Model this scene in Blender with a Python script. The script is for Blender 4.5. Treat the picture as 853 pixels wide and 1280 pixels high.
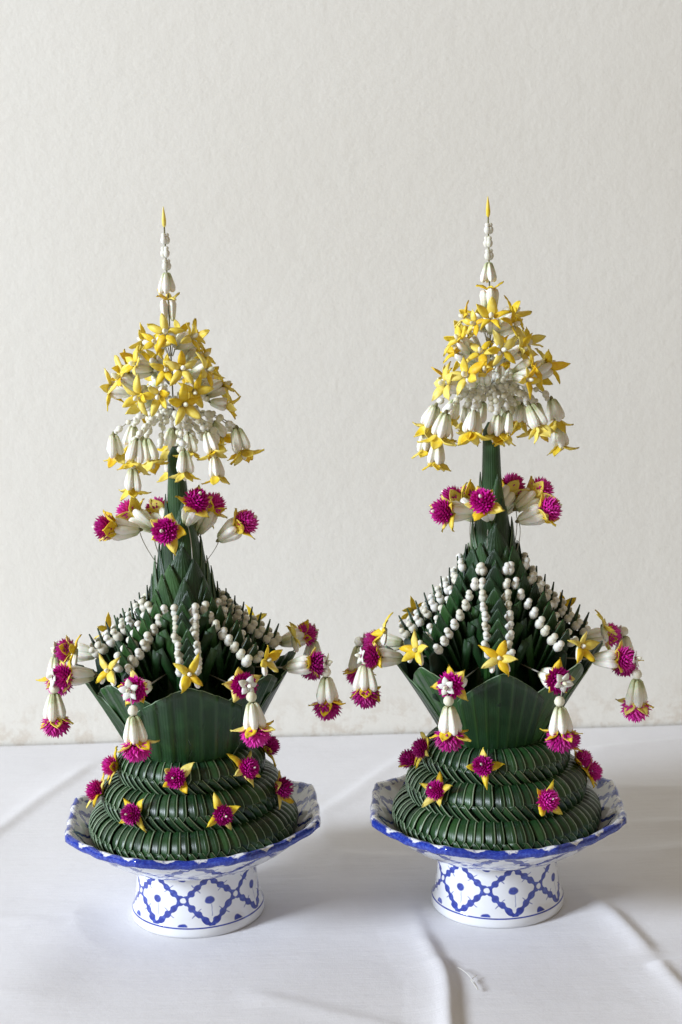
import bpy, math, random
from math import sin, cos, pi, radians, sqrt, atan2
from mathutils import Vector, Matrix, noise as mnoise

for o in list(bpy.data.objects): bpy.data.objects.remove(o)
S = bpy.context.scene
COL = S.collection

# ------------------------------------------------------------------ camera
cam_d = bpy.data.cameras.new('camera')
cam = bpy.data.objects.new('camera', cam_d); COL.objects.link(cam); S.camera = cam
cam_d.sensor_fit = 'VERTICAL'; cam_d.sensor_height = 36.0
cam_d.lens = 36.0*2000/1280
cam_d.clip_start = 0.05; cam_d.clip_end = 60
PITCH, ROLL = radians(10.7), radians(1.8)
fw = Vector((0, cos(PITCH), -sin(PITCH))); rx = Vector((1, 0, 0)); up = rx.cross(fw)
r2 = rx*cos(ROLL) - up*sin(ROLL); u2 = up*cos(ROLL) + rx*sin(ROLL)
CAM = Vector((0, -1.42, 0.645))
M = Matrix((r2, u2, -fw)).transposed().to_4x4(); M.translation = CAM
cam.matrix_world = M
cam_d.dof.use_dof = True; cam_d.dof.focus_distance = 1.40; cam_d.dof.aperture_fstop = 11

# ------------------------------------------------------------------ world and window light
W = bpy.data.worlds.new('World'); S.world = W; W.use_nodes = True
bg = W.node_tree.nodes['Background']
bg.inputs['Color'].default_value = (1.0, 0.79, 0.52, 1); bg.inputs['Strength'].default_value = 0.24

def area(name, loc, target, sx, sy, power, col):
    l = bpy.data.lights.new(name, 'AREA'); l.shape = 'RECTANGLE'; l.size = sx; l.size_y = sy
    l.energy = power; l.color = col
    o = bpy.data.objects.new(name, l); COL.objects.link(o); o.location = loc
    o.rotation_euler = (Vector(target)-Vector(loc)).to_track_quat('-Z', 'Y').to_euler()
    return o
area('window_light', (-5.4, -2.55, 2.7), (0.0, 0.15, 0.2), 1.5, 1.6, 525, (0.80, 0.875, 1.0))

S.view_settings.view_transform = 'Standard'; S.view_settings.look = 'None'
S.view_settings.exposure = 0.19; S.view_settings.gamma = 1.0
S.view_settings.use_curve_mapping = False
S.render.engine = 'CYCLES'
S.render.resolution_x = 682; S.render.resolution_y = 1024

# ------------------------------------------------------------------ node helpers
class X:
    """a node socket with arithmetic"""
    def __init__(s, nt, sock): s.nt = nt; s.s = sock
    def m(s, op, b=None, c=None):
        n = s.nt.nodes.new('ShaderNodeMath'); n.operation = op
        s.nt.links.new(s.s, n.inputs[0])
        for i, v in ((1, b), (2, c)):
            if v is None: continue
            if isinstance(v, X): s.nt.links.new(v.s, n.inputs[i])
            else: n.inputs[i].default_value = v
        return X(s.nt, n.outputs[0])
    def __add__(s, b): return s.m('ADD', b)
    def __sub__(s, b): return s.m('SUBTRACT', b)
    def __mul__(s, b): return s.m('MULTIPLY', b)
    def rsub(s, a): return (s*-1.0)+a
    def abs(s): return s.m('ABSOLUTE')
    def frac(s): return s.m('FRACT')
    def sin(s): return s.m('SINE')
    def lt(s, b): return s.m('LESS_THAN', b)
    def sqrt(s): return s.m('SQRT')
    def max(s, b): return s.m('MAXIMUM', b)
    def min(s, b): return s.m('MINIMUM', b)
    def below(s, e, w):        # soft 1 where value < e
        n = s.nt.nodes.new('ShaderNodeMapRange'); n.interpolation_type = 'SMOOTHSTEP'
        s.nt.links.new(s.s, n.inputs['Value'])
        for k, v in (('From Min', e-w), ('From Max', e+w)): n.inputs[k].default_value = v
        n.inputs['To Min'].default_value = 1; n.inputs['To Max'].default_value = 0
        return X(s.nt, n.outputs[0])

def new_mat(name, rough=0.5, spec=0.5):
    m = bpy.data.materials.new(name); m.use_nodes = True
    nt = m.node_tree; b = nt.nodes['Principled BSDF']
    b.inputs['Roughness'].default_value = rough; b.inputs['Specular IOR Level'].default_value = spec
    return m, nt, b
def noise(nt, scale, detail=3, coord='Object', rough=0.55, vec=None):
    n = nt.nodes.new('ShaderNodeTexNoise'); n.inputs['Scale'].default_value = scale
    n.inputs['Detail'].default_value = detail; n.inputs['Roughness'].default_value = rough
    if vec is None:
        tc = nt.nodes.new('ShaderNodeTexCoord'); vec = tc.outputs[coord]
    nt.links.new(vec, n.inputs['Vector'])
    return X(nt, n.outputs['Fac'])
def ramp(nt, fac, stops):
    n = nt.nodes.new('ShaderNodeValToRGB'); e = n.color_ramp.elements
    while len(e) < len(stops): e.new(0.5)
    for i, (p, c) in enumerate(stops): e[i].position = p; e[i].color = (*c, 1)
    nt.links.new(fac.s, n.inputs[0]); return n.outputs[0]
def mix(nt, fac, a, b, mode='MIX'):
    n = nt.nodes.new('ShaderNodeMix'); n.data_type = 'RGBA'; n.blend_type = mode
    for key, v in ((0, fac), (6, a), (7, b)):
        if isinstance(v, X): nt.links.new(v.s, n.inputs[key])
        elif isinstance(v, bpy.types.NodeSocket): nt.links.new(v, n.inputs[key])
        elif key == 0: n.inputs[0].default_value = v
        else: n.inputs[key].default_value = (*v, 1)
    return n.outputs[2]
def bump(nt, b, h, strength, dist=0.001):
    n = nt.nodes.new('ShaderNodeBump'); n.inputs['Strength'].default_value = strength
    n.inputs['Distance'].default_value = dist
    nt.links.new(h.s, n.inputs['Height']); nt.links.new(n.outputs[0], b.inputs['Normal'])
def uvxy(nt):
    tc = nt.nodes.new('ShaderNodeTexCoord'); sp = nt.nodes.new('ShaderNodeSeparateXYZ')
    nt.links.new(tc.outputs['UV'], sp.inputs[0])
    return X(nt, sp.outputs[0]), X(nt, sp.outputs[1]), tc.outputs['UV']
def rnd(nt):
    return X(nt, nt.nodes.new('ShaderNodeObjectInfo').outputs['Random'])

def leaf_material(name, c_dark, c_mid, c_light, veins=9, rough=0.36, stripe_mix=0.22):
    m, nt, b = new_mat(name, rough, 0.5)
    u, v, uv = uvxy(nt)
    n1 = noise(nt, 55, 3)
    f = n1*0.7 + rnd(nt)*0.5 - 0.1
    col = ramp(nt, f, [(0.12, c_dark), (0.5, c_mid), (0.9, c_light)])
    vein = ((u*veins*2*pi).sin()*0.5+0.5)
    fine = ((u*veins*11*pi).sin()*0.5+0.5)
    stripe = vein.m('POWER', 8.0)
    col = mix(nt, stripe*stripe_mix, col, c_light)
    nt.links.new(col, b.inputs['Base Color'])
    nt.links.new((n1*0.22+(rough-0.10)).s, b.inputs['Roughness'])
    bump(nt, b, vein.m('POWER', 3.0)*0.7+fine*0.18+n1*0.5, 0.55, 0.0007)
    return m
def plain_material(name, stops, rough, sss=0.0, scale=220, spec=0.4, bumps=0.25):
    m, nt, b = new_mat(name, rough, spec)
    n1 = noise(nt, scale, 3)
    col = ramp(nt, n1*0.55+rnd(nt)*0.5-0.03, stops)
    nt.links.new(col, b.inputs['Base Color'])
    if sss:
        b.inputs['Subsurface Weight'].default_value = sss
        b.inputs['Subsurface Radius'].default_value = (1, 0.8, 0.5)
        b.inputs['Subsurface Scale'].default_value = 0.002
    bump(nt, b, n1, bumps, 0.0006)
    return m

MAT = {}
MAT['leaf'] = leaf_material('banana_leaf', (0.004, 0.018, 0.006), (0.011, 0.048, 0.011), (0.040, 0.120, 0.024))
MAT['cup'] = leaf_material('cup_banana_leaf', (0.005, 0.022, 0.007), (0.011, 0.048, 0.012), (0.040, 0.115, 0.026), veins=7, rough=0.34, stripe_mix=0.55)
MAT['leaf_fold'] = leaf_material('folded_leaf', (0.003, 0.014, 0.005), (0.008, 0.035, 0.010), (0.032, 0.095, 0.024), veins=2, rough=0.30)
MAT['leaf_edge'] = plain_material('pale_edge_glint', [(0.1, (0.08, 0.17, 0.08)), (0.9, (0.42, 0.52, 0.36))], 0.4)  # pale leaf edge, with the highlight it catches put into the colour
MAT['leaf_dark'] = plain_material('leaf_core', [(0.1, (0.006, 0.018, 0.009)), (0.9, (0.014, 0.040, 0.016))], 0.55)
MAT['white'] = plain_material('white_crown_flower', [(0.1, (0.72, 0.70, 0.54)), (0.45, (0.86, 0.85, 0.76)), (0.9, (0.90, 0.90, 0.86))], 0.42, 0.25)
MAT['ivory'] = plain_material('ivory_bud', [(0.1, (0.62, 0.62, 0.40)), (0.5, (0.82, 0.80, 0.66)), (0.9, (0.90, 0.89, 0.80))], 0.45, 0.25)
MAT['yellow'] = plain_material('yellow_petal', [(0.1, (0.86, 0.46, 0.012)), (0.38, (0.95, 0.70, 0.03)), (0.9, (0.97, 0.86, 0.30))], 0.48, 0.15)
MAT['magenta'] = plain_material('magenta_globe_bract', [(0.1, (0.30, 0.002, 0.14)), (0.5, (0.60, 0.006, 0.30)), (0.9, (0.80, 0.06, 0.48))], 0.5, 0, 400)
def translucent(key, amount, col):
    m = MAT[key]; nt = m.node_tree; b = nt.nodes['Principled BSDF']; out = nt.nodes['Material Output']
    t = nt.nodes.new('ShaderNodeBsdfTranslucent'); src = b.inputs['Base Color'].links[0].from_socket
    nt.links.new(src, t.inputs['Color'])
    mx = nt.nodes.new('ShaderNodeMixShader'); mx.inputs[0].default_value = amount
    nt.links.new(b.outputs[0], mx.inputs[1]); nt.links.new(t.outputs[0], mx.inputs[2]); nt.links.new(mx.outputs[0], out.inputs['Surface'])
def bud_material():
    m, nt, b = new_mat('white_bud_petal', 0.55, 0.3)
    tc = nt.nodes.new('ShaderNodeTexCoord'); sp = nt.nodes.new('ShaderNodeSeparateXYZ'); nt.links.new(tc.outputs['Object'], sp.inputs[0])
    z = X(nt, sp.outputs[2])*43.0 + (noise(nt, 260, 3)-0.5)*0.5 + (rnd(nt)-0.5)*0.35
    col = ramp(nt, z, [(0.02, (0.46, 0.50, 0.27)), (0.22, (0.74, 0.74, 0.55)), (0.6, (0.87, 0.86, 0.76)), (1.0, (0.88, 0.86, 0.80))])
    ang = X(nt, sp.outputs[1]).m('ARCTAN2', X(nt, sp.outputs[0]))
    nt.links.new(col, b.inputs['Base Color'])
    b.inputs['Subsurface Weight'].default_value = 0.25; b.inputs['Subsurface Scale'].default_value = 0.002
    bump(nt, b, (ang*5.0).sin()*0.5+noise(nt, 420, 3)*0.8, 0.5, 0.0009)
    return m
MAT['budwhite'] = bud_material()
MAT['wire'] = plain_material('thin_wire', [(0.1, (0.30, 0.28, 0.22)), (0.9, (0.55, 0.53, 0.46))], 0.4)
MAT['calyx'] = plain_material('brown_green_calyx', [(0.1, (0.10, 0.08, 0.03)), (0.9, (0.28, 0.27, 0.12))], 0.6)

translucent('yellow', 0.18, None); translucent('white', 0.12, None)
# porcelain -----------------------------------------------------------------
def porcelain(name, kind):
    m, nt, b = new_mat(name, 0.10, 0.5)
    b.inputs['Coat Weight'].default_value = 0.35; b.inputs['Coat Roughness'].default_value = 0.04
    u, v, uv = uvxy(nt)
    wx = noise(nt, 3.1, 2, vec=uv)-0.5; wy = noise(nt, 3.7, 2, vec=uv)-0.5
    white = mix(nt, noise(nt, 30, 2), (0.76, 0.79, 0.83), (0.86, 0.87, 0.88))
    tone = noise(nt, 9.0, 4, vec=uv, rough=0.7)
    blue = ramp(nt, tone, [(0.28, (0.006, 0.016, 0.17)), (0.5, (0.016, 0.040, 0.34)), (0.74, (0.075, 0.14, 0.52))])
    if kind == 'rim':
        st = noise(nt, 7.0, 4, vec=uv, rough=0.6)
        wave = ((u*1.0*2*pi + wx*3.0).sin()*0.22 + v + wy*0.5)
        mask = (wave-0.44).abs().below(0.34, 0.05).max(st.below(0.44, 0.05)*0.7)
        nt.links.new(mix(nt, mask, white, blue), b.inputs['Base Color'])
        return m
    x = (u + wx*0.10).frac() - 0.5
    y = v - 0.5 + wy*0.09
    ax, ay = x.abs(), y.abs()
    d = ax + ay*0.95
    ins = d.lt(0.485)
    scal = ((x+y)*26.0).sin()*((x-y)*26.0).sin()
    lines = (d-0.485 + scal*0.030).abs().below(0.074, 0.012)
    # white bead where the lattice crosses
    ex, ey = ax.rsub(0.5), ay
    knot = (ex*ex+ey*ey).sqrt().below(0.055, 0.010)
    lines = lines*(knot.rsub(1.0))
    qx = ins*ax + (ins.rsub(1.0))*(ax.rsub(0.5))
    qy = ins*ay + (ins.rsub(1.0))*(ay.rsub(0.5))
    r = (qx*qx*1.0+qy*qy*1.25).sqrt()
    blob = r.below(0.085, 0.014)
    # brush notches between the flower's petals, close to the lattice
    ang = qy.m('ARCTAN2', qx)
    notch = ((ang*4.0).sin().abs().below(0.16, 0.08))*(r.below(0.21, 0.01).rsub(1.0))*(d-0.485).abs().below(0.17, 0.02)*0.75*((ex*ex+ey*ey).sqrt().below(0.22, 0.02).rsub(1.0))*((ax*ax+(ay.rsub(0.5))*(ay.rsub(0.5))).sqrt().below(0.22, 0.02).rsub(1.0))
    stem = (x-0.02).abs().below(0.007, 0.006)*(y+0.20).abs().below(0.12, 0.01)*0.6
    mask = lines.max(blob).max(notch).max(stem)
    inside_band = (v-0.5).abs().below(0.505, 0.006)
    mask = mask*inside_band
    if kind == 'foot':
        mask = mask.max((v+0.035).abs().below(0.016, 0.006)).max((v-1.03).abs().below(0.018, 0.008))
    else:
        mask = mask.max((v-0.02).abs().below(0.022, 0.01))
    nt.links.new(mix(nt, mask*0.97, white, blue), b.inputs['Base Color'])
    return m
MAT['foot'] = porcelain('painted_porcelain_foot', 'foot')
MAT['bowl'] = porcelain('painted_porcelain_bowl', 'bowl')
MAT['rim'] = porcelain('painted_porcelain_rim', 'rim')

# wall and cloth ------------------------------------------------------------
def wall_material():
    m, nt, b = new_mat('cream_plaster', 0.85, 0.15)
    n1 = noise(nt, 2.2, 4); n2 = noise(nt, 150, 4, rough=0.6); n3 = noise(nt, 42, 3)
    col = ramp(nt, n1, [(0.3, (0.775, 0.75, 0.675)), (0.7, (0.81, 0.79, 0.72))])
    spk = noise(nt, 300, 2).below(0.31, 0.03)
    col = mix(nt, spk*0.16, col, (0.48, 0.45, 0.41))
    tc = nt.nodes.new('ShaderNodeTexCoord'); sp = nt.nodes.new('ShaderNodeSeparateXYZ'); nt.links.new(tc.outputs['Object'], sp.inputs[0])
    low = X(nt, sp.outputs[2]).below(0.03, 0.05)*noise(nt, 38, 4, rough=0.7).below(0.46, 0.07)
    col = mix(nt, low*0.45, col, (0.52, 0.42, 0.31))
    nt.links.new(col, b.inputs['Base Color'])
    bump(nt, b, n2*0.55+n3*1.1, 0.30, 0.0022)
    return m
def cloth_material():
    m, nt, b = new_mat('white_cotton', 0.8, 0.2)
    n1 = noise(nt, 5, 4); n2 = noise(nt, 900, 2); n3 = noise(nt, 28, 5, rough=0.65)
    col = ramp(nt, n1, [(0.3, (0.71, 0.705, 0.715)), (0.7, (0.77, 0.765, 0.775))])
    nt.links.new(col, b.inputs['Base Color'])
    b.inputs['Sheen Weight'].default_value = 0.15
    mp = nt.nodes.new('ShaderNodeMapping'); tc = nt.nodes.new('ShaderNodeTexCoord'); nt.links.new(tc.outputs['Object'], mp.inputs['Vector'])
    mp.inputs['Scale'].default_value = (4.5, 32, 1); mp.inputs['Rotation'].default_value = (0, 0, radians(-7))
    n4 = noise(nt, 1.0, 4, rough=0.6, vec=mp.outputs[0])
    bump(nt, b, n2*0.18+n3*1.0+n4*2.6, 0.45, 0.0017)
    return m
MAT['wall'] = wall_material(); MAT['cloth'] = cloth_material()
def tile_material():
    m, nt, b = new_mat('grey_floor_concrete', 0.7, 0.3)
    col = ramp(nt, noise(nt, 6, 4), [(0.3, (0.30, 0.29, 0.27)), (0.7, (0.40, 0.39, 0.37))])
    nt.links.new(col, b.inputs['Base Color']); return m
MAT['floor'] = tile_material()

# ------------------------------------------------------------------ mesh helpers
def mesh(name, V, F, mats, idx=None, uv=None, smooth=True):
    me = bpy.data.meshes.new(name); me.from_pydata([tuple(v) for v in V], [], F)
    for k in mats: me.materials.append(MAT[k])
    if idx: me.polygons.foreach_set('material_index', idx)
    if smooth: me.polygons.foreach_set('use_smooth', [True]*len(F))
    if uv:
        l = me.uv_layers.new(name='UVMap'); d = []
        for p in me.polygons:
            for vi in p.vertices: d += uv[vi]
        l.data.foreach_set('uv', d)
    me.update(); return me
def link(name, me, parent=None, mtx=None, **props):
    o = bpy.data.objects.new(name, me); COL.objects.link(o)
    if parent is not None: o.parent = parent
    if mtx is not None: o.matrix_basis = mtx
    for k, v in props.items(): o[k] = v
    return o
def lathe(prof, n, mats, name, squash=1.0, bend=0.0):
    V, F = [], []
    for j, (r, z) in enumerate(prof):
        for i in range(n):
            a = 2*pi*i/n
            V.append((r*cos(a)+bend*z*z, r*sin(a)*squash, z))
    for j in range(len(prof)-1):
        for i in range(n):
            F.append((j*n+i, j*n+(i+1) % n, (j+1)*n+(i+1) % n, (j+1)*n+i))
    F.append(tuple(range(n-1, -1, -1))); F.append(tuple((len(prof)-1)*n+i for i in range(n)))
    return mesh(name, V, F, mats)
def slab(fn, nu, nv, th, mats, name, edge=1, bot=0, lip=0.0):
    """thin closed shell over fn(u, v) -> Vector, u across, v along; rim faces take material `edge`"""
    us = [i/nu for i in range(nu+1)] if not lip else [(1-lip)*i/(nu-1) for i in range(nu)]+[1.0]
    P = [[Vector(fn(us[i], j/nv)) for i in range(nu+1)] for j in range(nv+1)]
    def nrm(i, j):
        a = P[j][min(i+1, nu)]-P[j][max(i-1, 0)]; b = P[min(j+1, nv)][i]-P[max(j-1, 0)][i]
        n = a.cross(b)
        return n.normalized() if n.length > 1e-12 else Vector((0, 0, 0))
    V, uv, F, idx = [], [], [], []
    for s in (0.5, -0.5):
        for j in range(nv+1):
            for i in range(nu+1):
                V.append(P[j][i]+nrm(i, j)*th*s); uv.append((i/nu, j/nv))
    off = (nu+1)*(nv+1); q = lambda i, j: j*(nu+1)+i
    for j in range(nv):
        for i in range(nu):
            F.append((q(i, j), q(i+1, j), q(i+1, j+1), q(i, j+1))); idx.append(edge if lip and i == nu-1 else 0)
            F.append(tuple(off+k for k in (q(i, j+1), q(i+1, j+1), q(i+1, j), q(i, j)))); idx.append(edge if lip and i == nu-1 else bot)
    bd = [q(i, 0) for i in range(nu)]+[q(nu, j) for j in range(nv)]+[q(i, nv) for i in range(nu, 0, -1)]+[q(0, j) for j in range(nv, 0, -1)]
    for k in range(len(bd)):
        a, b = bd[k], bd[(k+1) % len(bd)]
        F.append((b, a, off+a, off+b)); idx.append(edge)
    return mesh(name, V, F, mats, idx, uv)
def tube(pts, rad, mats, name, n=5, rad2=None):
    pts = [Vector(p) for p in pts]; V, F = [], []
    for k, p in enumerate(pts):
        t = (pts[min(k+1, len(pts)-1)]-pts[max(k-1, 0)]).normalized()
        a = t.cross(Vector((0.31, 0.17, 0.93)));
        if a.length < 1e-4: a = t.cross(Vector((1, 0, 0)))
        a.normalize(); b = t.cross(a)
        rr = rad if rad2 is None else rad+(rad2-rad)*k/(len(pts)-1)
        for i in range(n): V.append(p+a*rr*cos(2*pi*i/n)+b*rr*sin(2*pi*i/n))
    for k in range(len(pts)-1):
        for i in range(n): F.append((k*n+i, k*n+(i+1) % n, (k+1)*n+(i+1) % n, (k+1)*n+i))
    F.append(tuple(range(n-1, -1, -1))); F.append(tuple((len(pts)-1)*n+i for i in range(n)))
    return mesh(name, V, F, mats)
def frame(org, axis, spin=0.0, scale=1.0):
    """matrix whose local +Z runs along axis"""
    q = Vector(axis).normalized().to_track_quat('Z', 'Y')
    return Matrix.Translation(Vector(org)) @ q.to_matrix().to_4x4() @ Matrix.Rotation(spin, 4, 'Z') @ Matrix.Diagonal((scale, scale, scale, 1))
def ringmat(ang, rad, z, tilt, spin=0.0, s=1.0):
    """piece around a flower axis: at angle ang and radius rad, its +Z leaning outward by tilt"""
    return Matrix.Rotation(ang, 4, 'Z') @ Matrix.Translation((rad, 0, z)) @ Matrix.Rotation(tilt, 4, 'Y') @ Matrix.Rotation(spin, 4, 'Z') @ Matrix.Diagonal((s, s, s, 1))

# ------------------------------------------------------------------ setting
WALL_Y = 0.497
def build_wall():
    V = [(-3, 0, -0.02), (3, 0, -0.02), (3, 0, 2.6), (-3, 0, 2.6), (-3, 0.12, -0.02), (3, 0.12, -0.02), (3, 0.12, 2.6), (-3, 0.12, 2.6)]
    F = [(0, 1, 2, 3), (5, 4, 7, 6), (4, 0, 3, 7), (1, 5, 6, 2), (3, 2, 6, 7), (4, 5, 1, 0)]
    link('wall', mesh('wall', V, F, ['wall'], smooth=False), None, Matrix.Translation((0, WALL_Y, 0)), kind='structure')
build_wall()
V = [(-3, -2.4, -0.012), (3, -2.4, -0.012), (3, WALL_Y+0.10, -0.012), (-3, WALL_Y+0.10, -0.012), (-3, -2.4, -0.1), (3, -2.4, -0.1), (3, WALL_Y+0.10, -0.1), (-3, WALL_Y+0.10, -0.1)]
link('floor', mesh('floor', V, [(0, 1, 2, 3), (7, 6, 5, 4), (0, 4, 5, 1), (1, 5, 6, 2), (2, 6, 7, 3), (3, 7, 4, 0)], ['floor'], smooth=False), kind='structure')

OX = {'a': -0.1465, 'b': 0.1365}
def seg_d(x, y, a, b):
    dx, dy = b[0]-a[0], b[1]-a[1]; L2 = dx*dx+dy*dy
    t = max(0, min(1, ((x-a[0])*dx+(y-a[1])*dy)/L2))
    px, py = a[0]+t*dx, a[1]+t*dy
    s = ((x-a[0])*dy-(y-a[1])*dx)/sqrt(L2)
    return sqrt((x-px)**2+(y-py)**2), s, t
def build_cloth():
    # crease lines (world xy): from, to, height, width
    CR = [((0.048, 0.02), (0.072, -0.16), 0.0050, 0.0075), ((0.070, -0.12), (0.078, -0.36), 0.0075, 0.0070),
          ((0.215, 0.03), (0.262, -0.14), 0.0050, 0.0080), ((0.258, -0.13), (0.292, -0.32), 0.0045, 0.0070), ((0.250, -0.15), (0.32, -0.13), 0.0035, 0.006),
          ((-0.30, 0.44), (-0.42, 0.12), 0.0030, 0.008), ((-0.245, 0.02), (-0.30, -0.20), 0.0050, 0.045),
          ((0.18, 0.30), (0.62, 0.22), 0.0040, 0.012), ((-0.05, 0.20), (0.10, 0.46), 0.0022, 0.010), ((-0.02, 0.12), (0.06, 0.10), 0.0020, 0.010),
          ((0.27, 0.09), (0.60, 0.13), 0.0040, 0.014), ((0.27, 0.17), (0.60, 0.15), 0.0035, 0.012), ((-0.10, -0.17), (0.05, -0.25), 0.0022, 0.009),
          ((-0.46, 0.02), (-0.27, -0.03), 0.0022, 0.009), ((-0.33, -0.29), (-0.24, -0.34), 0.0050, 0.010),
          ((0.26, 0.40), (0.52, 0.46), 0.0030, 0.010), ((0.0, 0.06), (-0.05, 0.30), 0.0020, 0.011)]
    def axis(lo, f0, f1, hi, df, dc):
        out = [lo+(f0-lo)*i/int((f0-lo)/dc) for i in range(int((f0-lo)/dc))]
        n = int((f1-f0)/df); out += [f0+(f1-f0)*i/n for i in range(n+1)]
        if hi > f1: m = int((hi-f1)/dc); out += [f1+(hi-f1)*(i+1)/m for i in range(m)]
        return out
    xs = axis(-1.35, -0.48, 0.50, 1.3, 0.0028, 0.03); ys = axis(-1.35, -0.40, WALL_Y-0.004, 0, 0.0028, 0.03)
    nx, ny = len(xs)-1, len(ys)-1
    V, uv = [], []
    for j in range(ny+1):
        for i in range(nx+1):
            x = xs[i]; y = ys[j]
            h = 0.0026*mnoise.noise(Vector((x*3.1, y*2.3, 1.7)))+0.0013*mnoise.noise(Vector((x*9, y*7, 4.2)))
            for a, b, hh, w in CR:
                d, s, t = seg_d(x+0.006*mnoise.noise(Vector((x*9, y*9, 9))), y, a, b)
                if d < 5*w:
                    fade = min(1, 6*t, 6*(1-t)) if 0 < t < 1 else 0.0
                    g = math.exp(-(d/(1.15*w))**2) if s < 0 else 0.45*math.exp(-(d/(1.15*w))**2)+0.55*math.exp(-(d/(3.0*w))**2)
                    skew = 1.0
                    h += hh*g*skew*fade
            # the cloth lies pressed flat under each foot
            for ox in OX.values():
                rr = sqrt((x-ox)**2+y*y)
                k = max(0, min(1, (rr-0.066)/0.05)); h = h*k + (1-k)*(-0.0012)
            V.append((x, y, h-0.0008)); uv.append((x, y))
    F = [(j*(nx+1)+i, j*(nx+1)+i+1, (j+1)*(nx+1)+i+1, (j+1)*(nx+1)+i) for j in range(ny) for i in range(nx)]
    o = link('floor_cloth', mesh('floor_cloth', V, F, ['cloth'], uv=uv), kind='structure')
    return o
build_cloth()

# ------------------------------------------------------------------ footed bowls
def octr(th, k):
    """octagonal outline with rounded corners and a rippled edge; k = 0 round, 1 full"""
    a = ((th+pi/8) % (pi/4)) - pi/8
    oc = cos(pi/8)/cos(a)*1.035
    corner = abs(a)/(pi/8)
    rip = 0.0045*cos(24*th)
    return 1+k*(0.80*(min(oc, 1.085)-1.0)+rip)
def build_bowl(key, label, rot):
    root = link('footed_bowl', None, None, Matrix.Translation((OX[key], 0, -0.0018)) @ Matrix.Rotation(rot, 4, 'Z'),
                label=label, category='bowl', group='footed bowls on the white cloth')
    n = 256
    # foot
    prof = [(0.0560, 0.0), (0.0618, 0.0), (0.0628, 0.0025), (0.0624, 0.0085), (0.0610, 0.0105), (0.0590, 0.017), (0.0572, 0.028), (0.0560, 0.040), (0.0562, 0.0505), (0.0565, 0.056)]
    pv = [-.3, -.25, -.2, -.06, 0.0, .14, .38, .64, .88, 1.03]
    V, uv, F = [], [], []
    for (r, z), v in zip(prof, pv):
        for i in range(n+1):
            a = 2*pi*i/n; V.append((r*cos(a), r*sin(a), z)); uv.append((7*i/n, v))
    for j in range(len(prof)-1):
        for i in range(n): F.append((j*(n+1)+i, j*(n+1)+i+1, (j+1)*(n+1)+i+1, (j+1)*(n+1)+i))
    link('foot', mesh('bowl_foot', V, F, ['foot'], uv=uv), root)
    # dish: outside up to the rim, over, and down inside
    R = 0.121
    out = [(0.030, 0.0555, 0), (0.057, 0.0558, 0), (0.066, 0.0580, 0), (0.080, 0.0640, .18), (0.094, 0.0725, .5), (0.106, 0.0820, .8), (0.1145, 0.0905, 1.0)]
    inn = [(0.1135, 0.0945, 1.0), (0.103, 0.0845, .8), (0.090, 0.0760, .5), (0.076, 0.0690, .15), (0.055, 0.0655, 0), (0.0005, 0.0650, 0)]
    rim = [(0.1145, 0.0905, 1.0), (0.1185, 0.0895, 1.0), (0.1218, 0.0920, 1.0), (0.1215, 0.0965, 1.0), (0.1195, 0.0985, 1.0), (0.1160, 0.0975, 1.0), (0.1135, 0.0945, 1.0)]
    def ring(r, z, k, i):
        th = 2*pi*i/n; rr = r*octr(th, k)
        a = ((th+pi/8) % (pi/4)) - pi/8
        return (rr*cos(th), rr*sin(th), z + k*(0.0035*(abs(a)/(pi/8))**2-0.001) + (0.0003*sin(40*th) if k >= 1 else 0))
    def strip(P, vv, mat, N, name):
        V, uv, F = [], [], []
        for (r, z, k), v in zip(P, vv):
            for i in range(n+1): V.append(ring(r, z, k, i)); uv.append((N*i/n, v))
        for j in range(len(P)-1):
            for i in range(n): F.append((j*(n+1)+i, j*(n+1)+i+1, (j+1)*(n+1)+i+1, (j+1)*(n+1)+i))
        return mesh(name, V, F, [mat], uv=uv)
    dish = link('dish', strip(out, [-.5, -.08, 0.02, .28, .55, .8, 1.0], 'bowl', 10, 'dish_outside'), root)
    link('dish_inside', strip(inn, [1.0, .78, .45, .05, -.3, -.6], 'bowl', 14, 'dish_inside'), root)
    link('rim', strip(rim, [0, .2, .4, .55, .75, .9, 1.0], 'rim', 24, 'scalloped_rim'), root)
    return root

# ------------------------------------------------------------------ flower pieces (shared meshes)
P = {}
P['bud'] = lathe([(0.0008, 0), (0.0024, 0.002), (0.0034, 0.007), (0.0041, 0.0125), (0.0043, 0.0175), (0.0028, 0.0216), (0.0004, 0.0230)], 10, ['budwhite'], 'bud', 0.92, 1.5)
P['bead'] = lathe([(0.0006, -0.0055), (0.0026, -0.0045), (0.0038, -0.0022), (0.0041, 0.0002), (0.0033, 0.0022), (0.0024, 0.0030), (0.0030, 0.0042), (0.0031, 0.0054), (0.0022, 0.0068), (0.0006, 0.0074)], 8, ['white'], 'bead')
P['round_bead'] = lathe([(0.0006, -0.0038), (0.0026, -0.003), (0.0038, -0.0008), (0.0037, 0.0014), (0.0024, 0.0032), (0.0006, 0.0038)], 8, ['ivory'], 'bead')
def petal_fn(L, Wd, cup, droop):
    def f(u, v):
        s = u*2-1; w = Wd*(sin(pi*min(1, v**0.75*0.97+0.03))**0.8)*0.5+0.0007*(1-v)
        x = L*v; return Vector((cup*(1-s*s)*-0.5*sin(pi*v)+droop*v*v*L, s*w, x))
    return f
def ragged(fn, seed, amp=0.0011):
    def g(u, v):
        p = fn(u, v); q = Vector((u*2.3+seed*7.1, v*2.9, seed*3.7))
        return p + Vector((mnoise.noise(q)*amp*2.2*v, mnoise.noise(q+Vector((5, 0, 0)))*amp*v, mnoise.noise(q+Vector((0, 5, 0)))*amp))
    return g
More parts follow.
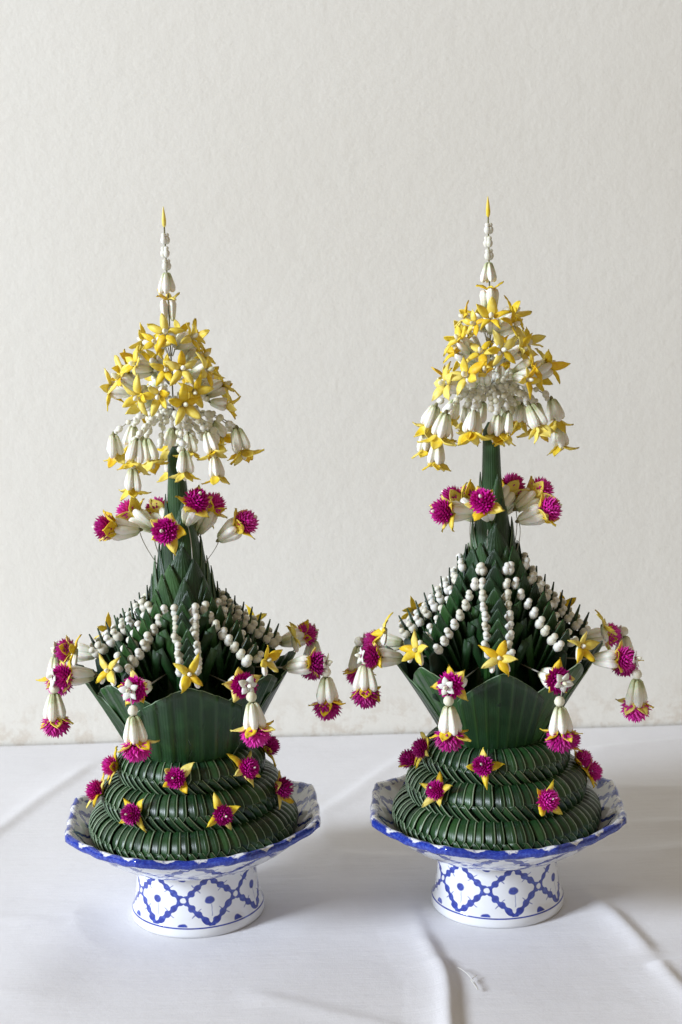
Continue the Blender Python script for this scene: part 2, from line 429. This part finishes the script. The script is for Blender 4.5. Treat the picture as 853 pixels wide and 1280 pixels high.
P['petal'] = [slab(ragged(petal_fn(0.0155, w, c, d), i), 4, 6, 0.0005, ['yellow'], 'petal', 0) for i, (w, c, d) in enumerate(((0.0105, .0036, .22), (0.0095, .0044, .40), (0.0110, .0026, .05), (0.0088, .0030, .55)))]
P['petal_long'] = [slab(ragged(petal_fn(0.0180, w, c, d), i+9), 4, 6, 0.0005, ['yellow'], 'petal', 0) for i, (w, c, d) in enumerate(((0.0082, .0034, .12), (0.0074, .0040, .35), (0.0088, .0022, -.12), (0.0070, .0028, .55)))]
P['star_petal'] = slab(petal_fn(0.0072, 0.0048, 0.0016, 0.3), 4, 4, 0.0005, ['white'], 'white_petal', 0)
P['calyx'] = lathe([(0.0008, -0.0035), (0.0018, -0.002), (0.0024, 0.0005), (0.0016, 0.002)], 6, ['calyx'], 'calyx')
P['tip'] = lathe([(0.0005, 0), (0.0019, 0.0012), (0.0021, 0.0036), (0.0012, 0.0056), (0.0003, 0.0064)], 7, ['ivory'], 'bud_tip')
P['candle'] = lathe([(0.0008, 0), (0.0018, 0.002), (0.0020, 0.006), (0.0014, 0.012), (0.0005, 0.0175), (0.0002, 0.019)], 7, ['yellow'], 'tip_bud')
def globe(seed, rz=0.85):
    """globe amaranth head: many pointed bracts on a ball"""
    rg = random.Random(seed); V, F = [], []
    N = 120; R = 0.0072
    for k in range(N):
        zc = 1-2*(k+0.5)/N
        if zc < -0.72: continue
        ph = k*2.39996; rr = sqrt(1-zc*zc)
        d = Vector((rr*cos(ph), rr*sin(ph), zc)); t = Vector((-sin(ph), cos(ph), 0)); b = d.cross(t)
        L = R*(1.42+0.20*rg.random()); w = 0.00150
        tipd = (d+b*0.10*rg.uniform(-1, 1)+t*0.15*rg.uniform(-1, 1)+Vector((0, 0, 0.22))).normalized()
        i0 = len(V); base = d*R*0.45; mid = d*R*1.02
        pts = [base-t*w*0.5, base+t*w*0.5, mid+t*w+b*w*0.3, mid-t*w+b*w*0.3, tipd*L, mid-b*w*0.9]
        for p in pts: V.append(Vector((p.x, p.y, p.z*rz)))
        F += [(i0, i0+1, i0+2, i0+3), (i0+3, i0+2, i0+4), (i0+2, i0+5, i0+4), (i0+5, i0+3, i0+4), (i0+1, i0, i0+5), (i0, i0+3, i0+5), (i0+2, i0+1, i0+5)]
    return mesh('flower_head', V, F, ['magenta'], smooth=False)
P['globe'] = [globe(1), globe(2), globe(3)]

def petals(parent, Mx, rg, n, z, rad, tilt, jit, key='petal', s=1.0, name='petal'):
    s *= 0.86 if name == 'petal' else 1.0
    a0 = rg.uniform(0, 6.28)
    for k in range(n):
        pm = P[key]; pm = rg.choice(pm) if isinstance(pm, list) else pm
        link(name, pm, parent, Mx @ ringmat(a0+2*pi*k/n+rg.uniform(-.18, .18), rad, z, tilt+rg.uniform(-jit, jit), rg.uniform(-.25, .25), s*rg.uniform(.86, 1.12)))
def bud_cluster(parent, Mx, rg, n=5, z=0.0, rad=0.0028, tilt=0.10, s=1.0):
    a0 = rg.uniform(0, 6.28)
    for k in range(n):
        link('bud', P['bud'], parent, Mx @ ringmat(a0+2*pi*k/n, rad, z, tilt+rg.uniform(-.04, .05), 0, s*rg.uniform(.93, 1.06)))
def head(parent, Mx, rg, z, s=1.0):
    link('flower_head', rg.choice(P['globe']), parent, Mx @ Matrix.Translation((0, 0, z)) @ Matrix.Rotation(rg.uniform(0, 6), 4, 'Z') @ Matrix.Diagonal((s, s, s, 1)))
def one(name, key, parent, Mx, z=0.0, s=1.0):
    link(name, P[key], parent, Mx @ Matrix.Translation((0, 0, z)) @ Matrix.Diagonal((s, s, s, 1)))

# ------------------------------------------------------------------ leaf pieces
def blade_mesh(L, Wd, name='leaf_point'):
    tipL = Wd*1.05
    def f(u, v):
        s = u*2-1; z = L*v
        w = Wd*0.5*(min(1.0, (L-z)/tipL)**0.92) + 0.00025
        return Vector((-s*w, -0.0022*abs(s)*w/(Wd*.5) + 0.0035*(v*v), z))
    # denser towards the tip
    g = lambda u, v: f(u, 1-(1-v)**1.35)
    return slab(g, 4, 8, 0.0011, ['leaf', 'leaf_fold'], name)
BL = [blade_mesh(0.100, 0.027), blade_mesh(0.082, 0.0255), blade_mesh(0.066, 0.0235), blade_mesh(0.054, 0.0215)]

Z0 = 0.066            # the leaf work stands in the dish

def build_offering(key, label, seed, cfg):
    rg = random.Random(seed)
    root = link('leaf_flower_offering', None, None, Matrix.Translation((OX[key], 0, Z0)) @ Matrix.Rotation(cfg['rot'], 4, 'Z'),
                label=label, category='flower offering', group='banana leaf offerings in footed bowls')
    D = Matrix.Translation((0, 0, -Z0))
    # ---- three woven rings
    rings = [(0.0735, 0.0880, 0.0215, 0.0190, 66), (0.0630, 0.1175, 0.0185, 0.0175, 58), (0.0500, 0.1455, 0.0165, 0.0165, 48)]
    for rc, zc, a, b, n in rings:
        V, F = [], []
        NT, NA = 16, 72
        for i in range(NA):
            th = 2*pi*i/NA
            for k in range(NT):
                ph = 2*pi*k/NT; r = rc+(a-0.0016)*cos(ph)
                V.append((r*cos(th), r*sin(th), zc+(b-0.0016)*sin(ph)))
        for i in range(NA):
            for k in range(NT):
                F.append((i*NT+k, ((i+1) % NA)*NT+k, ((i+1) % NA)*NT+(k+1) % NT, i*NT+(k+1) % NT))
        ro = link('woven_ring', mesh('woven_ring', V, F, ['leaf_dark']), root, D)
        step = 2*pi/n
        def fold(u, v, rc=rc, zc=zc, a=a, b=b, step=step):
            # from the top inner edge over the crown to a rounded lower end
            ph = radians(118-112*v)
            w = 1.12*step*(1.0 if v < 0.80 else sqrt(max(0.0, 1-((v-0.80)/0.205)**2)))
            s = u-0.5; th = s*w + 0.42*step*(v-0.4)
            lift = 0.0007*(1-(2*s)**2) + 0.0022*u + 0.0002
            r = rc+(a+lift)*cos(ph); return Vector((r*cos(th), r*sin(th), zc+(b+lift)*sin(ph)))
        fm = slab(fold, 5, 9, 0.0009, ['leaf_fold', 'leaf_edge'], 'leaf_fold', lip=0.10)  # pale lip strip paints the lit line along each fold
        def diag(u, v, rc=rc, zc=zc, a=a, b=b, step=step):
            ph = radians(16-62*v); th = -0.9*step+1.9*step*v + 0.80*step*u
            s = u-0.5; lift = 0.0012*(1-(2*s)**2)+0.0016*u+0.0004
            r = rc+(a+lift)*cos(ph); return Vector((r*cos(th), r*sin(th), zc+(b+lift)*sin(ph)))
        # rows of slanting strips under the folds
        dm = slab(diag, 4, 5, 0.0009, ['leaf_fold', 'leaf_edge'], 'braid_strip', lip=0.12)
        for i in range(n):
            t = i*step
            j = lambda s: rg.uniform(-s, s)
            link('leaf_fold', fm, ro, Matrix.Rotation(t+j(.012), 4, 'Z') @ Matrix.Translation((j(.0003), 0, j(.0004))))
            link('braid_strip', dm, ro, Matrix.Rotation(t+j(.010), 4, 'Z') @ Matrix.Translation((j(.0003), 0, j(.0004))))
    # ---- flared leaf cup, eight leaves
    hw = cfg['cup_w']
    for k in range(8):
        low = k % 2
        def cup(u, v, low=low):
            s = u*2-1
            zt = cfg['cup_z'] - cfg['cup_drop']*abs(s)**1.35 - (0.0015 if low else 0)
            z = 0.150 + (zt-0.150)*v
            q = (z-0.150)/(cfg['cup_z']-0.150)
            rad = cfg['cup_r0'] + (0.0990-cfg['cup_r0'])*(q**1.15) - (0.0016 if low else 0.0)
            wid = hw[0] + (hw[1]-hw[0])*min(1, q*1.25)
            flat = s*wid; x = rad - 0.55*flat*flat/max(rad, .03)
            return Vector((flat, -x - cfg['pleat']*(abs((s*3.5+.25) % 1.0))*min(1.0, 4*v), z))
        nu = 42
        me = slab(cup, nu, 10, 0.0010, ['cup', 'leaf_edge'], 'cup_leaf')
        link('cup_leaf', me, root, D @ Matrix.Rotation(k*pi/4 + rg.uniform(-.03, .03), 4, 'Z'))
    # ---- cone core and its scale leaves
    ct = cfg['cone_top']
    cp = [(0.048, 0.140), (0.048, 0.18), (0.040, 0.23), (0.029, 0.28), (0.021, 0.315), (0.0155, 0.345), (0.0105, 0.380), (0.0088, 0.405), (0.0080, ct), (0.0074, ct+0.02), (0.003, ct+0.028)]
    def cone_r(z):
        for (ra, za), (rb, zb) in zip(cp, cp[1:]):
            if za <= z <= zb: return ra+(rb-ra)*(z-za)/(zb-za)
        return cp[-1][0]
    V, F, uv = [], [], []; n = 40
    for r, z in cp:
        for i in range(n+1): V.append((r*cos(2*pi*i/n), r*sin(2*pi*i/n), z)); uv.append((3*i/n, z*8))
    for j in range(len(cp)-1):
        for i in range(n): F.append((j*(n+1)+i, j*(n+1)+i+1, (j+1)*(n+1)+i+1, (j+1)*(n+1)+i))
    cone = link('leaf_cone', mesh('leaf_cone', V, F, ['leaf'], uv=uv), root, D)
    def scale_mesh(zt, L, halfang, off):
        def f(u, v):
            s = u*2-1; z = zt-L*(1-v); w = halfang*min(1, ((1-v)*1.5))**0.85
            th = -pi/2+s*w; r = cone_r(z)+off*(0.6+0.5*v)+0.0008*(1-s*s)
            return Vector((r*cos(th), r*sin(th), z))
        return slab(f, 6, 8, 0.0009, ['leaf', 'leaf_edge'], 'leaf_scale')
    o = ct-0.413
    for zt, L, ha, off, cnt, ph in ((0.396+o, 0.06, 1.25, 0.0010, 3, 0.5), (0.376+o, 0.055, 1.05, 0.0026, 4, 0.75), (0.357+o*.7, 0.05, 0.92, 0.0042, 4, 0.05), (0.340+o*.5, 0.05, 0.70, 0.0058, 6, pi/6), (0.327+o*.5, 0.05, 0.52, 0.0070, 8, 0.0)):
        sm = scale_mesh(zt, L, ha, off)
        for k in range(cnt):
            link('leaf_scale', sm, cone, Matrix.Rotation(ph+2*pi*k/cnt+rg.uniform(-.06, .06), 4, 'Z') @ Matrix.Translation((0, 0, rg.uniform(-.003, .003))))
    # leaves folded in chevrons in the gaps between the arms
    def chev(sd):
        def f(u, v):
            s = u-0.5; z = 0.185+0.085*v; x = sd*(0.024*(1-v)+0.001)
            return Vector((x+s*0.007, -(0.030+0.030*v) - 0.001*(1-4*s*s), z+0.004*u*sd))
        return slab(f, 2, 6, 0.0009, ['leaf', 'leaf'], 'gap_leaf')
    cm = [chev(-1), chev(1)]
    for k in range(8):
        for w in range(3):
            for sd in (0, 1):
                link('gap_leaf', cm[sd], cone, Matrix.Rotation((k+.5)*pi/4, 4, 'Z') @ Matrix.Translation((0, 0.010*w-0.006, 0.013*w+rg.uniform(-.001, .001))))
    # ---- eight arms of overlapping leaf points with pairs of white buds
    NB = 9
    for k in range(8):
        ra = k*pi/4 + rg.uniform(-.025, .025)
        R = D @ Matrix.Rotation(ra, 4, 'Z')
        # supporting web in the radial plane
        def ridge(t):
            zz = cfg['arm_top'] + (cfg['arm_end']-cfg['arm_top'])*(t**0.80)
            return 0.0275+0.062*t, zz
        def web(u, v):
            r, z = ridge(u); zb = 0.165+0.05*u
            return Vector((0, -(r-0.007-0.004*(1-v)), zb+(z-0.014-zb)*v))
        arm = link('leaf_arm', slab(web, 8, 3, 0.004, ['leaf_dark', 'leaf_dark'], 'leaf_arm'), root, R)
        for i in range(NB):
            t = i/(NB-1); r, z = ridge(t)
            lean = radians(3+32*t+rg.uniform(-2.5, 2.5))
            bi = min(3, int(t*4)); L = (0.100, 0.082, 0.066, 0.054)[bi]
            d = Vector((0, -sin(lean), cos(lean)))
            tip = Vector((rg.uniform(-.0012, .0012), -r, z+0.008))
            base = tip-d*L
            Mb = Matrix.Translation(base) @ Matrix.Rotation(lean, 4, 'X') @ Matrix.Rotation(rg.uniform(-.05, .05), 4, 'Y')
            link('leaf_point', BL[bi], arm, Mb @ Matrix.Diagonal((cfg['blade_x'], 1, 1, 1)))
            if i >= 1 or cfg['buds_from'] == 0:
                for sd in (-1, 1):
                    w = cfg['bead_w']-0.0008*t
                    p = tip-d*(0.0190-0.002*t) + Vector((sd*w, -0.0016, 0))
                    link('bead', P['bead'], arm, frame(p, d+Vector((sd*0.25+rg.uniform(-.2, .2), -0.25, 0)), rg.uniform(0, 6), cfg['bead_s']*rg.uniform(.9, 1.1)))
        # yellow star at the outer end
        r, z = ridge(1.0)
        Ms = frame((0, -r-0.010, z-0.004), (rg.uniform(-.2, .2), -1, 0.35), 0)
        petals(arm, Ms, rg, 5 if cfg['five'] else 4, 0, 0.001, radians(66), .14, 'petal_long', 1.0)
        one('bud_tip', 'tip', arm, Ms, -0.001)
        for sd in (-1, 1): link('bud', P['bud'], arm, frame((sd*.004, -r-0.009, z-0.003), (sd*.25, -0.25, -1), 0, 0.62))
    # ---- blossoms pinned outward between the arms, each with a hanging tassel
    for k in range(8):
        ra = (k+0.5)*pi/4 + rg.uniform(-.05, .05) + cfg.get('pin_twist', 0)
        R = D @ Matrix.Rotation(ra, 4, 'Z')
        zz = 0.243+rg.uniform(-.004, .004)
        ax = Vector((rg.uniform(-.12, .12), -1, rg.uniform(-.05, .22)))
        org = Vector((0, -0.090-cfg['pin_out'][k], zz))
        pin = link('rim_blossom', tube([(0, 0.02, zz-0.004), org, org+ax*0.040], 0.0007, ['wire'], 'pin', 5), root, R)
        Mf = frame(org, ax, rg.uniform(0, 6), 1.12)
        one('calyx', 'calyx', pin, Mf, -0.001)
        bud_cluster(pin, Mf, rg, 5, 0.0, 0.0024, 0.11, 0.92)
        petals(pin, Mf, rg, 5, 0.0185, 0.002, radians(48), .2, 'petal', 1.0)
        head(pin, Mf, rg, 0.0265, 1.03)
        petals(pin, Mf, rg, 5, 0.0335, 0.001, radians(58), .2, 'star_petal', 1.0, 'white_petal')
        one('bud_tip', 'tip', pin, Mf, 0.035, 0.8)
        # tassel
        e = org+ax.normalized()*0.039
        Ld = cfg['drops'][k]+rg.uniform(-.002, .002)
        sway = Vector((rg.uniform(-.004, .004), rg.uniform(-.004, .004), 0))
        b0 = e+Vector((0, 0, -Ld))+sway
        tas = link('hanging_tassel', tube([e, (e+b0)/2, b0, b0+Vector((0, 0, -0.03))], 0.0005, ['wire'], 'thread', 4), root, R)
        Mt = frame(b0, Vector((rg.uniform(-.08, .08), rg.uniform(-.08, .08), -1)), rg.uniform(0, 6), 1.06)
        one('bead', 'round_bead', tas, Mt, -0.0035, 1.12)
        one('calyx', 'calyx', tas, Mt, 0.001, 0.8)
        bud_cluster(tas, Mt, rg, 5, 0.001, 0.0026, 0.16, 1.0)
        petals(tas, Mt, rg, 5, 0.0190, 0.0045, radians(44), .22, 'petal', 1.08)
        head(tas, Mt, rg, 0.0275, 1.25)
    # ---- blossoms on thin wires around the cone
    for az, rad, z, el in cfg['wired']:
        a = radians(az)+rg.uniform(-.05, .05); d = Vector((sin(a), -cos(a), 0))
        ax = d*cos(radians(el))+Vector((0, 0, sin(radians(el))))
        hd = d*rad+Vector((0, 0, z)); org = hd-ax*0.030
        st = d*0.020+Vector((0, 0, 0.332))
        mid = (st+org)*0.5+d*0.006+Vector((0, 0, 0.004))
        pts = []
        for i in range(9):
            t = i/8; pts.append(st*(1-t)**2+mid*2*t*(1-t)+org*t*t)
        wf = link('wired_blossom', tube(pts, 0.00045, ['wire'], 'wire', 4), root, D)
        Mf = frame(org, ax, rg.uniform(0, 6), 1.08)
        one('calyx', 'calyx', wf, Mf, 0, 0.9)
        bud_cluster(wf, Mf, rg, 5, 0.0, 0.0022, 0.17, 0.98)
        petals(wf, Mf, rg, 5, 0.0180, 0.0035, radians(36), .2, 'petal', 1.28)
        head(wf, Mf, rg, 0.0285, 1.10)
        one('bud_tip', 'tip', wf, Mf, 0.0345, 0.75)
    # ---- crowning spray
    top = cfg['spray']
    def sprig(az, r0, z0, r1, z1, el, opened, nb, second=False, fs=1.0):
        fs *= rg.uniform(.90, 1.18)
        a = radians(az); d = Vector((sin(a), -cos(a), 0))
        A = d*r0+Vector((0, 0, z0)); B = d*r1+Vector((0, 0, z1))
        Cc = (A+B)*0.5+d*0.004+Vector((0, 0, 0.012))
        pts = []
        for i in range(9):
            t = i/8; pts.append(A*(1-t)**2+Cc*2*t*(1-t)+B*t*t)
        sp = link('flower_sprig', tube(pts, 0.0005, ['wire'], 'sprig_wire', 4), root, D)
        for i in range(nb):
            t = (i+0.6)/(nb+0.2); p = A*(1-t)**2+Cc*2*t*(1-t)+B*t*t
            tg = (Cc-A)*(1-t)+(B-Cc)*t
            link('bead', P['round_bead'] if i % 2 else P['bead'], sp, frame(p, tg+Vector((rg.uniform(-.02, .02),)*3), 0, rg.uniform(.62, .86)))
        ax = d*cos(radians(el))+Vector((rg.uniform(-.3, .3), rg.uniform(-.3, .3), sin(radians(el))))
        Mf = frame(B, ax, rg.uniform(0, 6), fs)
        one('calyx', 'calyx', sp, Mf, 0.0, 0.75)
        bud_cluster(sp, Mf, rg, 4, 0.0, 0.0020, 0.13, 0.76)
        petals(sp, Mf, rg, 5, 0.0165, 0.002, radians(rg.uniform(50, 74) if opened else rg.uniform(28, 48)), .34, 'petal_long' if opened else 'petal', 0.92)
        one('bud_tip', 'tip', sp, Mf, 0.017, 1.0)
        if second:
            M2 = frame(B+ax.normalized()*0.021*fs, Vector((0, 0, -1))+d*0.1, rg.uniform(0, 6), fs)
            bud_cluster(sp, M2, rg, 4, 0.0, 0.002, 0.12, 0.72)
            petals(sp, M2, rg, 5, 0.0145, 0.002, radians(40), .2, 'petal', 0.85)
    def jr(s): return rg.uniform(-s, s)
    b = top['z']      # height of the fan of strings
    bt = min(b, 0.455)
    for az, r1, dz, sec in top['pend']:
        sprig(az+jr(6), 0.004, b+0.020, r1+jr(.002), b+0.008+dz+jr(.003), -68+jr(16), False, 5, sec, fs=1.12)
    for k in range(top['n_in']):
        sprig(360/top['n_in']*k+jr(15)+20, 0.003, b+0.030, 0.026+jr(.006), b-0.002+jr(.007), -82, False, 5)
    for k in range(top['n_m1']):
        sprig(360/top['n_m1']*k+jr(16), 0.004, bt+0.026, 0.030+jr(.007), bt+0.036+jr(.009), 14+jr(28), True, 4, fs=1.05)
    for k in range(top['n_m2']):
        sprig(360/top['n_m2']*k+jr(16)+25, 0.003, bt+0.045, 0.018+jr(.005), bt+0.058+jr(.007), 24+jr(26), True, 2, fs=1.05)
    for k in range(top['n_t']):
        sprig(360/top['n_t']*k+jr(10), 0.002, bt+0.070, 0.008+jr(.002), bt+0.081+jr(.004), 26+jr(16), True, 1, fs=0.95)
    # white string beads filling the middle
    for k in range(11):
        az = 360/11*k+jr(14); sprg = radians(az); d = Vector((sin(sprg), -cos(sprg), 0))
        A = Vector((0, 0, b+0.022)); Bp = d*(0.031+jr(.010))+Vector((0, 0, b-0.004+jr(.014)))
        st = link('bead_string', tube([A, (A+Bp)/2+d*0.006, Bp], 0.0005, ['wire'], 'string', 4), root, D)
        for i in range(5):
            t = (i+.5)/5; p = A*(1-t)**2+((A+Bp)/2+d*0.012)*2*t*(1-t)+Bp*t*t
            link('bead', P['bead'] if rg.random() < .5 else P['round_bead'], st, frame(p, Bp-A+Vector((jr(.01), jr(.01), jr(.01))), 0, rg.uniform(.62, .88)))
    # ---- finial
    fz = 0.553
    fin = link('finial', tube([(0, 0, b), (0.0004, 0, 0.58), (0.0, 0, 0.642)], 0.0007, ['calyx'], 'finial_wire', 5), root, D)
    I = Matrix.Translation((0, 0, fz)); 
    bud_cluster(fin, I, rg, 4, 0.0, 0.0046, 0.02, 0.85)
    petals(fin, I, rg, 5, 0.0185, 0.002, radians(58), .22, 'petal_long', 0.80)
    bud_cluster(fin, Matrix.Translation((0, 0, fz+0.0425)) @ Matrix.Rotation(pi, 4, 'X'), rg, 4, 0.0, 0.0016, 0.17, 0.80)
    for i, zz in enumerate((0.6015, 0.6125, 0.6240)):
        for sd in (0, 1, 2):
            a = sd*2.1+i
            link('bead', P['bead'], fin, Matrix.Translation((0.0016*cos(a), 0.0016*sin(a), zz)) @ Matrix.Rotation(a, 4, 'Z') @ Matrix.Diagonal((.74, .74, .78, 1)))
    link('tip_bud', P['candle'], fin, Matrix.Translation((0, 0, 0.6345)) @ Matrix.Diagonal((1, 1, .95, 1)))
    # ---- blossoms pinned on the woven rings
    for ri, az, el in cfg['pins']:
        rc, zc, a, bb, n_ = rings[ri]; th = radians(az); e = radians(el)
        d = Vector((sin(th), -cos(th), 0)); nrm = d*cos(e)+Vector((0, 0, sin(e)))
        p = d*(rc+a*cos(e))+Vector((0, 0, zc+bb*sin(e)))
        pf = link('ring_blossom', tube([p-nrm*0.006, p+nrm*0.006], 0.0009, ['calyx'], 'pin', 5), root, D)
        Mf = frame(p+nrm*0.0025, nrm+Vector((jr(.15), jr(.15), jr(.1))), rg.uniform(0, 6))
        petals(pf, Mf, rg, rg.choice((4, 5)), 0, 0.002, radians(60), .34, 'petal_long', 1.08)
        head(pf, Mf, rg, 0.0075, 0.98+jr(.08))
        one('bud_tip', 'tip', pf, Mf, 0.0135, 0.5)
    return root

CFG_A = dict(bead_w=0.0080, bead_s=1.10, blade_x=1.0, arm_end=0.262, pin_out=(0, .008, .008, 0, 0, 0, 0, 0), rot=radians(7), cup_z=0.246, cup_r0=0.0490, cup_w=(0.042, 0.047), cup_drop=0.028, pleat=0.0030, cone_top=0.413, arm_top=0.318, buds_from=1, five=False, drops=(.012, .012, .008, .01, .01, .008, .014, .020),
    wired=[(-85, 0.066, 0.372, 8), (-123, 0.055, 0.378, 28), (-155, 0.045, 0.377, 30), (-19, 0.040, 0.372, 12), (27, 0.034, 0.396, 50), (70, 0.062, 0.372, 32), (115, 0.035, 0.384, 55), (155, 0.05, 0.374, 25)],
    spray=dict(z=0.452, n_in=5, n_m1=13, n_m2=11, n_t=7, pend=[(-85, .054, -.004, False), (-45, .048, -.008, True), (5, .040, -.018, False), (42, .042, -.004, True), (75, .056, 0, False), (98, .052, -.010, False), (140, .05, -.005, False), (180, .05, -.006, True), (222, .05, -.004, False)]),
    pins=[(2, -12, 25), (1, -39, 15), (1, 15, 15), (2, 42, 20), (2, -78, 15), (1, -84, 20), (1, 66, 20), (2, 87, 25), (1, 150, 30), (0, 180, 40), (1, -145, 30)])
CFG_B = dict(bead_w=0.0104, bead_s=0.98, blade_x=1.18, arm_end=0.268, pin_out=(0, .003, .003, 0, 0, 0, 0, 0), rot=radians(-2), cup_z=0.250, cup_r0=0.0415, cup_w=(0.026, 0.041), cup_drop=0.034, pleat=0.0010, cone_top=0.426, arm_top=0.336, buds_from=0, five=True, drops=(.019, .019, .002, .01, .01, .004, .010, .017),
    wired=[(-62, 0.050, 0.378, 8), (-118, 0.040, 0.382, 35), (-18, 0.034, 0.388, 40), (140, 0.030, 0.392, 40), (78, 0.052, 0.376, 22), (112, 0.050, 0.388, 30), (150, 0.045, 0.380, 25), (-155, 0.045, 0.378, 25)],
    spray=dict(z=0.466, n_in=5, n_m1=12, n_m2=9, n_t=7, pend=[(-88, .050, -.004, True), (-60, .046, -.006, True), (-25, .036, -.006, False), (12, .030, -.010, False), (48, .044, -.002, False), (78, .053, .002, True), (110, .048, -.004, False), (150, .045, -.004, False), (185, .045, -.006, False), (225, .045, -.004, True)]),
    pins=[(2, -12, 25), (1, -42, 35), (1, 27, 20), (2, -72, 30), (1, -93, 50), (2, 75, 40), (1, 87, 50), (1, 90, 15), (0, 150, 40), (1, 190, 30), (1, -150, 40)])

build_bowl('a', 'blue and white footed bowl under the leaf cone whose yellow spray hangs low', radians(4))
build_bowl('b', 'blue and white footed bowl under the leaf cone with the longer bare stem', radians(-3))
build_offering('a', 'banana leaf and flower cone whose yellow spray hangs low over its magenta wired blossoms', 11, CFG_A)
build_offering('b', 'banana leaf and flower cone with a longer bare green stem below its yellow spray', 23, CFG_B)

# ------------------------------------------------------------------ lint on the cloth
pts = []
for i in range(26):
    t = i/25; a = t*4.2
    pts.append((0.088+0.020*t+0.007*sin(a*1.3), -0.150-0.030*sin(a*0.7)+0.006*cos(a*2), 0.0032+0.0008*sin(a*3)))
link('loose_thread', tube(pts, 0.0004, ['white'], 'loose_thread', 4), None, None, label='loose white thread curled on the cloth next to the upright fold', category='thread')
